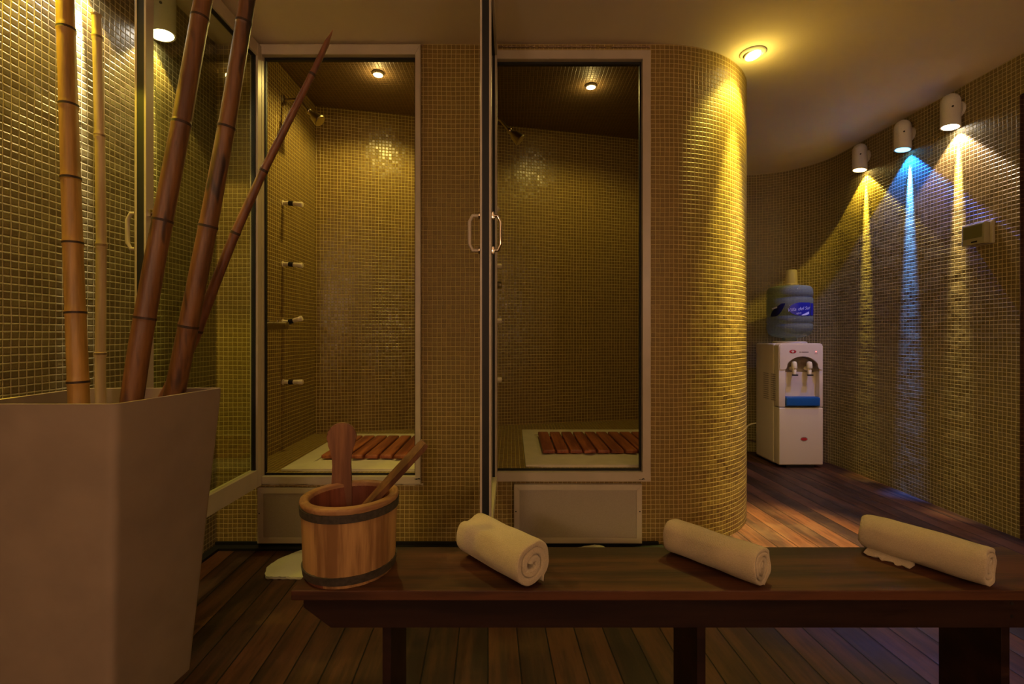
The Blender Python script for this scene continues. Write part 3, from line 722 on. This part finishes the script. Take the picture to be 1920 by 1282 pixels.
# ------------------------------------------------------------ towels
def towel(a, b, rad, turns, label, mat, oval=1., dent=0., seed=0, tail=0., rot0=0.):
    a = Vector(a); b = Vector(b); ax = (b-a); Ln = ax.length; mid = (a+b)/2
    t = empty('rolled_towel', (mid.x, mid.y, ZB), label, 'towel', 'rolled towels on the bench')
    ang = math.atan2(ax.y, ax.x); t.rotation_euler = (0, 0, ang)
    th = rad/(turns+.35); n = int(turns*30); NS = 40
    bm = B(); rows = []
    for s in range(NS+1):
        # finer sections near both ends
        u = s/NS; u = .5-.5*cos(pi*u); x = (u-.5)*Ln
        e = min(u, 1-u)*Ln; ef = min(1, e/.010); tf = .45+.55*math.sqrt(1-(1-ef)**2)
        row = []
        for i in range(n+1):
            q = i/30*2*pi; rc = th*.40+th*q/(2*pi)
            rc = min(rc, rad-th*.5) if i < n else rc
            wob = noise.noise(Vector((q*.9+seed, x*9, seed)))*.10*th+noise.noise(Vector((cos(q)*1.4, sin(q)*1.4+seed, x*14)))*.0032
            half = th*.485*tf
            if i > n-6: half *= max(.35, (n-i)/6+.35) if n-i < 4 else 1
            for h in (half, -half):
                rr = rc+h+wob; Q = q+rot0+.25*noise.noise(Vector((x*5, seed, 0)))
                Y, Z = rr*cos(Q), rr*sin(Q)*oval
                if dent: Z -= dent*math.exp(-((Y-.2*rad)/(.4*rad))**2)*max(0, Z/rad)*(.3+.7*u)
                zz = Z+rad*oval*.97
                if zz < .004: zz = .0015+max(0, zz+.004)*.3
                sh = noise.noise(Vector((Y*25, Z*25+seed, 0)))*.006*(1 if abs(u-.5) > .45 else 0)
                row.append(bm.verts.new((x+sh, Y, zz)))
        rows.append(row)
    m = n+1
    for s in range(NS):
        A, C = rows[s], rows[s+1]
        for i in range(m-1):
            bm.faces.new((A[2*i], A[2*i+2], C[2*i+2], C[2*i])); bm.faces.new((A[2*i+1], C[2*i+1], C[2*i+3], A[2*i+3]))
        bm.faces.new((A[0], C[0], C[1], A[1])); bm.faces.new((A[-2], A[-1], C[-1], C[-2]))
    for A in (rows[0], rows[-1]):
        for i in range(m-1): bm.faces.new((A[2*i], A[2*i+1], A[2*i+3], A[2*i+2]))
    obj('towel_roll', bm, mat, t, 70)
    if tail:
        bm = B(); k = 18; vs = []
        for i in range(k+1):
            x = Ln*(.04+.40*i/k); w_ = .010+.007*sin(i*1.7)*sin(i*.4)
            vs.append([bm.verts.new((x, rad*.35+dd, z)) for dd, z in ((0, .012), (rad*.45, .008), (rad*.55+w_, .003+.002*sin(i*1.1)), (rad*.5+w_, .001), (0, .001))])
        for i in range(k):
            for j in range(5): bm.faces.new((vs[i][j], vs[i][(j+1) % 5], vs[i+1][(j+1) % 5], vs[i+1][j]))
        bm.faces.new(vs[0]); bm.faces.new(vs[-1]); obj('loose_hem', bm, mat, t, 60)
def rib_mat():
    t_ = NT('ribbed_terry_cloth'); tc = t_.add('ShaderNodeTexCoord').outputs['Object']
    x, y, z = t_.sep(tc); a_ = t_.M('ARCTAN2', t_.M('SUBTRACT', z, .045), y)
    rb = t_.M('MULTIPLY', t_.M('SINE', t_.M('MULTIPLY', a_, 95.)), t_.rng(t_.noise(tc, 9, 1), .38, .5, .1, .9))
    n_ = t_.noise(tc, 420, 3, .7)
    t_.set(Base_Color=t_.mix(t_.rng(n_, .25, .75), (.48, .38, .23), (.62, .49, .30)), Roughness=.95, Sheen_Weight=.25)
    t_.bump(t_.M('ADD', t_.M('MULTIPLY', n_, .0016), t_.M('MULTIPLY', rb, .0007))); return t_.m
def fl(x, y, z): Z = (CH-z)*F/(y-CY); return Vector(((x-CX)*Z/F, Z, z))
towel((.054, 1.158, 0), (-.112, 1.348, 0), .0585, 2.6, 'thick short rolled towel with an open fold, nearest the bucket', TOWEL, 1.0, .020, 3, rot0=R(24))
towel((.610, 1.164, 0), (.452, 1.356, 0), .047, 3.7, 'ribbed cream rolled towel in the middle of the bench', rib_mat(), 1.0, 0, 11, rot0=R(8))
towel((1.158, 1.160, 0), (1.016, 1.380, 0), .0495, 3.2, 'long fluffy rolled towel at the right end of the bench', TOWEL, 1.0, 0, 23, tail=1., rot0=R(190))

# ------------------------------------------------------------ bath mats
def bath_mat(outline, label, curl=0.):
    c = Vector((sum(p[0] for p in outline)/len(outline), sum(p[1] for p in outline)/len(outline), 0))
    P = []
    for a, b in zip(outline, outline[1:]+outline[:1]):
        a, b = Vector(a), Vector(b); n = max(2, int((b-a).length/.012))
        for k in range(n):
            q = a.lerp(b, k/n); P.append((q.x+noise.noise(Vector((q.x*40, q.y*40, 1)))*.006-c.x, q.y+noise.noise(Vector((q.x*40, q.y*40, 9)))*.006-c.y))
    bm = B(); prism(bm, P, .001, .012, 'xy', bev=.003)
    if curl:
        bmesh.ops.triangulate(bm, faces=bm.faces)
        for v in bm.verts:
            q = min(1, max(0, (v.co.y+c.y-2.19)/.04)); v.co.z += curl*q*(.55+.45*sin((v.co.x+c.x)*17+.3))
    o = obj('bath_mat', bm, MAT_, None, 50, loc=c)
    tag(o, label, 'bath mat')
bath_mat([(-1.02, 1.985), (-1.055, 2.07), (-1.035, 2.15), (-.975, 2.235), (-.45, 2.238), (-.42, 1.97)], 'off-white cotton mat on the deck left of the bucket')
bath_mat([(.10, 1.93), (.12, 2.215), (.20, 2.242), (.30, 2.244), (.40, 2.240), (.45, 2.21), (.68, 2.236), (.69, 1.95)], 'off-white cotton mat behind the bench under the right-hand panel', .024)

# ------------------------------------------------------------ water cooler
Zf = 3.65; x0, x1 = 2.035, 2.372
def W(x, y): p = px(x, y, Zf); return (p.x, p.z)
t = empty('water_cooler', ((x0+x1)/2, 3.82, 0), 'cream floor-standing water cooler with blue drip tray by the curved wall', 'water cooler'); L = -Vector(t.location)
bm = B(); box(bm, x0, x1, Zf+.075, 4.0, .015, .945, .018, seg=3); obj('cabinet', bm, COOL, t, 50, loc=L)
xa, xb = 2.085, 2.344; ac = (xa+xb)/2; zs = .742; rr = (xb-xa)/2; zt = .848; zb = .462
bm = B()
arcp = [(ac-rr*cos(R(a)), zs+(zt-zs)*sin(R(a))) for a in range(0, 181, 9)]
prism(bm, [(x0+.001, zs), *arcp, (x1-.001, zs), (x1-.001, .925), (x1-.008, .940), (x1-.022, .947), (x0+.022, .947), (x0+.008, .940), (x0+.001, .925)], Zf, Zf+.076, 'xz', bev=.006)
box(bm, x0+.001, xa, Zf+.004, Zf+.076, zb+.001, zs+.002, .004); box(bm, xb, x1-.001, Zf+.004, Zf+.076, zb+.001, zs+.002, .004)
obj('front_panel', bm, COOL, t, 50, loc=L)
bm = B(); box(bm, xa-.01, xb+.01, Zf+.066, Zf+.074, .66, .86); prism(bm, [(xa, zs-.005), *arcp, (xb, zs-.005), (xb-.004, zs-.005), *[(ac+(rr-.004)*cos(R(a)), zs+(zt-zs-.004)*sin(R(a))) for a in range(0, 181, 9)], (xa+.004, zs-.005)], Zf+.006, Zf+.07, 'xz')
obj('recess_arch', bm, COOLD, t, loc=L)
bm = B(); box(bm, xa-.01, xb+.01, Zf+.050, Zf+.066, zb, .725, .004); obj('recess_back', bm, COOL, t, loc=L)
bm = B(); box(bm, x0+.0015, x1-.0015, Zf, Zf+.076, .022, zb-.004, .008, seg=3); obj('lower_door', bm, COOL, t, 50, loc=L)
bm = B(); box(bm, xa+.002, xb-.002, Zf-.010, Zf+.055, .472, .536, .006, seg=3); box(bm, xa+.012, xb-.012, Zf-.004, Zf+.045, .537, .540)
tr = obj('drip_tray', bm, BLUE, t, 50, loc=L)
bm = B(); box(bm, x0+.06, x1-.06, Zf+.01, Zf+.08, 0, .022); box(bm, x0+.02, x1-.02, Zf+.09, 3.97, 0, .016); obj('base', bm, BLACK, t, loc=L)
for xx in (1491, 1519.5):
    p = px(xx, 689, Zf); 
    bm = B(); tube(bm, [(p.x, Zf+.06, p.z-.01), (p.x, Zf+.02, p.z-.01), (p.x, Zf+.012, p.z-.02), (p.x, Zf+.012, p.z-.055)], [.016, .016, .015, .012], 16)
    tp = obj('tap', bm, IVORY, t, 50, loc=L)
    bm = B(); lathe(bm, [(.019, -.008), (.021, 0), (.020, .028), (.016, .042), (.006, .046), (0, .046)], (p.x, Zf+.014), 20); bmesh.ops.translate(bm, verts=bm.verts, vec=(0, 0, p.z)); obj('tap_cap', bm, WHITEP if 0 else IVORY, tp, 50)
    bm = B(); box(bm, p.x-.020, p.x+.020, Zf-.006, Zf+.010, p.z-.062, p.z-.052, .002); obj('tap_lever', bm, BLACK, tp)
bm = B()
for col in ((3.70, 3.765), (3.80, 3.875)):
    for k in range(13): box(bm, x0-.0012, x0+.002, col[0], col[1], .505+k*.0165, .511+k*.0165)
o = obj('vent_slots', bm, COOLD, t, loc=L)
def ellipse_plate(x, z, a, b, y, th, mat, name, par, n=28):
    bm = B(); prism(bm, [(x+a*cos(2*pi*k/n), z+b*sin(2*pi*k/n)) for k in range(n)], y-th, y, 'xz'); return obj(name, bm, mat, par, loc=L)
(lx, lz) = W(1486.5, 659); e = ellipse_plate(lx, lz, .026, .013, Zf+.0005, .0015, REDM, 'logo_badge', t)
bm = B(); prism(bm, [(lx-.014, lz), (lx-.004, lz+.007), (lx+.012, lz+.003), (lx+.002, lz-.007)], Zf-.0017, Zf-.0008, 'xz'); box(bm, lx-.003, lx+.003, Zf-.002, Zf-.0008, lz-.010, lz+.010); o = obj('logo_mark', bm, COOL, e)
(lx, lz) = W(1507.5, 823); e = ellipse_plate(lx, lz, .027, .017, Zf+.0005, .0013, COOLD, 'logo_badge', t); e2 = ellipse_plate(lx, lz, .024, .011, Zf-.0008, .001, REDM, 'logo_mark', e); e2.location = (0, 0, 0)
bm = B(); (lx, lz) = W(1499, 660)
for k in range(13): 
    if k != 2: box(bm, lx+k*.0054, lx+k*.0054+.0040, Zf-.0008, Zf+.0005, lz-.0035, lz+.0035)
obj('maker_lettering', bm, INK, t, loc=L)
(lx, lz) = W(1530, 659); bm = B(); disc(bm, (lx, Zf+.0005, lz), (0, -1, 0), .0045, .002, 14); obj('pilot_light', bm, ER, t, loc=L)
bm = B()
for dx in (-.007, .007): disc(bm, (lx+dx, Zf+.0005, lz-.016), (0, -1, 0), .003, .0015, 12)
obj('pilot_light', bm, REDM, t, loc=L)
bm = B(); lathe(bm, [(.12, .94), (.125, .952), (.11, .962), (.075, .962)], (2.217, 3.83), 40); obj('collar', bm, COOL, t, 50, loc=L)
# power cable
pts = [Vector(p) for p in ((2.06, 4.0, .28), (1.99, 4.05, .24), (1.97, 4.06, .12), (1.93, 4.05, .19), (1.99, 4.10, .22), (2.0, 4.14, .15))]
bm = B()
cr = []
for i in range(len(pts)-1):
    p0, p1, p2, p3 = pts[max(i-1, 0)], pts[i], pts[i+1], pts[min(i+2, len(pts)-1)]
    for k in range(8):
        s = k/8; cr.append(.5*((2*p1)+(p2-p0)*s+(2*p0-5*p1+4*p2-p3)*s*s+(3*p1-p0-3*p2+p3)*s**3))
tube(bm, cr+[pts[-1]], .006, 10); obj('power_cable', bm, IVORY, t, 60, loc=L)

BX, BY, BRAD = 2.217, 3.83, .163
t = empty('water_bottle', (BX, BY, .955), 'upturned blue-grey water bottle on top of the water cooler', 'bottle'); L = -Vector(t.location)
prof = [(.05, .955), (.052, .985), (.085, .990), (.125, 1.000), (.150, 1.020), (.1575, 1.045), (BRAD, 1.06)]
for zr in (1.10, 1.165, 1.305): prof += [(BRAD, zr-.010), (BRAD-.005, zr-.004), (BRAD-.005, zr+.004), (BRAD, zr+.010)]
prof += [(BRAD, 1.345), (.159, 1.372), (.146, 1.390), (.125, 1.397), (.04, 1.393), (0, 1.388)]
bm = B(); lathe(bm, prof, (BX, BY), 56); o = obj('bottle_shell', bm, WATER, t, 50, loc=L)
def patch(a0, a1, top, bot, rad, mat, name, par, n=24, th=.0006):
    bm = B(); rows = []
    for k in range(n+1):
        a = R(a0+(a1-a0)*k/n-30); u = k/n; zt_, zb_ = top(u), bot(u)
        if zt_-zb_ < 1e-4: zt_ = zb_+1e-4
        rows.append([bm.verts.new((BX+r_*sin(a), BY-r_*cos(a), z)) for r_, z in ((rad, zb_), (rad, zt_), (rad+th, zt_), (rad+th, zb_))])
    for r0, r1 in zip(rows, rows[1:]):
        for j in range(4): bm.faces.new((r0[j], r0[(j+1) % 4], r1[(j+1) % 4], r1[j]))
    return obj(name, bm, mat, par, 40, loc=L)
zc = 1.205; hh = .050
patch(-52, -9, lambda u: zc-hh+2*hh*min(1, (u*1.25)**.55), lambda u: zc-hh+2*hh*max(0, (u-.35)/.65)**2.2, BRAD+.001, NAVY, 'leaf_label', t)
lab = patch(-1, 57, lambda u: zc+.004+hh*math.sqrt(max(0, 1-(2*min(u, .5)-1)**2)), lambda u: zc+.004-hh*math.sqrt(max(0, 1-(2*min(u, .5)-1)**2)), BRAD+.001, LBLUE, 'oval_label', t)
patch(60, 78, lambda u: zc+hh, lambda u: zc-hh+.006, BRAD+.001, LBLUE, 'oval_label', t)
patch(30, 52, lambda u: zc-.040+.026*u, lambda u: zc-.046+.012*u*u, BRAD+.002, WHITEP, 'swoosh_mark', t)
patch(-46, -30, lambda u: zc+.016+.012*u, lambda u: zc+.004+.012*u, BRAD+.002, WHITEP, 'drop_mark', t)
def text_mesh(body, size, shear=.25):
    cu = bpy.data.curves.new('lettering', 'FONT'); cu.body = body; cu.size = size; cu.shear = shear; cu.extrude = 0; cu.align_x = 'CENTER'
    o_ = bpy.data.objects.new('lettering', cu); COL.objects.link(o_); dg = bpy.context.evaluated_depsgraph_get(); dg.update()
    me = bpy.data.meshes.new_from_object(o_.evaluated_get(dg)); bpy.data.objects.remove(o_); bpy.data.curves.remove(cu); return me
def cyl_text(body, size, a0, z, rise, name):
    me = text_mesh(body, size)
    for v in me.vertices:
        a = R(a0-30)+v.co.x/BRAD; r_ = BRAD+.0028; zz = z+v.co.y+rise*v.co.x
        v.co = Vector((BX+r_*sin(a), BY-r_*cos(a), zz))
    me.materials.append(WHITEP); o_ = bpy.data.objects.new(name, me); COL.objects.link(o_); o_.parent = t; o_.location = L
cyl_text('Villa del Sur', .036, 25, zc-.006, .12, 'brand_lettering')
cyl_text('agua', .020, 22, zc-.032, .1, 'brand_lettering')
# upturned cup
t = empty('plastic_cup', (2.232, 3.83, 1.392), 'tall clear plastic cup upside down on the water bottle', 'cup')
bm = B(); lathe(bm, [(.052, 0), (.054, .004), (.052, .022), (.043, .026), (.038, .132), (.034, .137), (0, .137)], seg=32); obj('cup_wall', bm, CUP, t, 50)
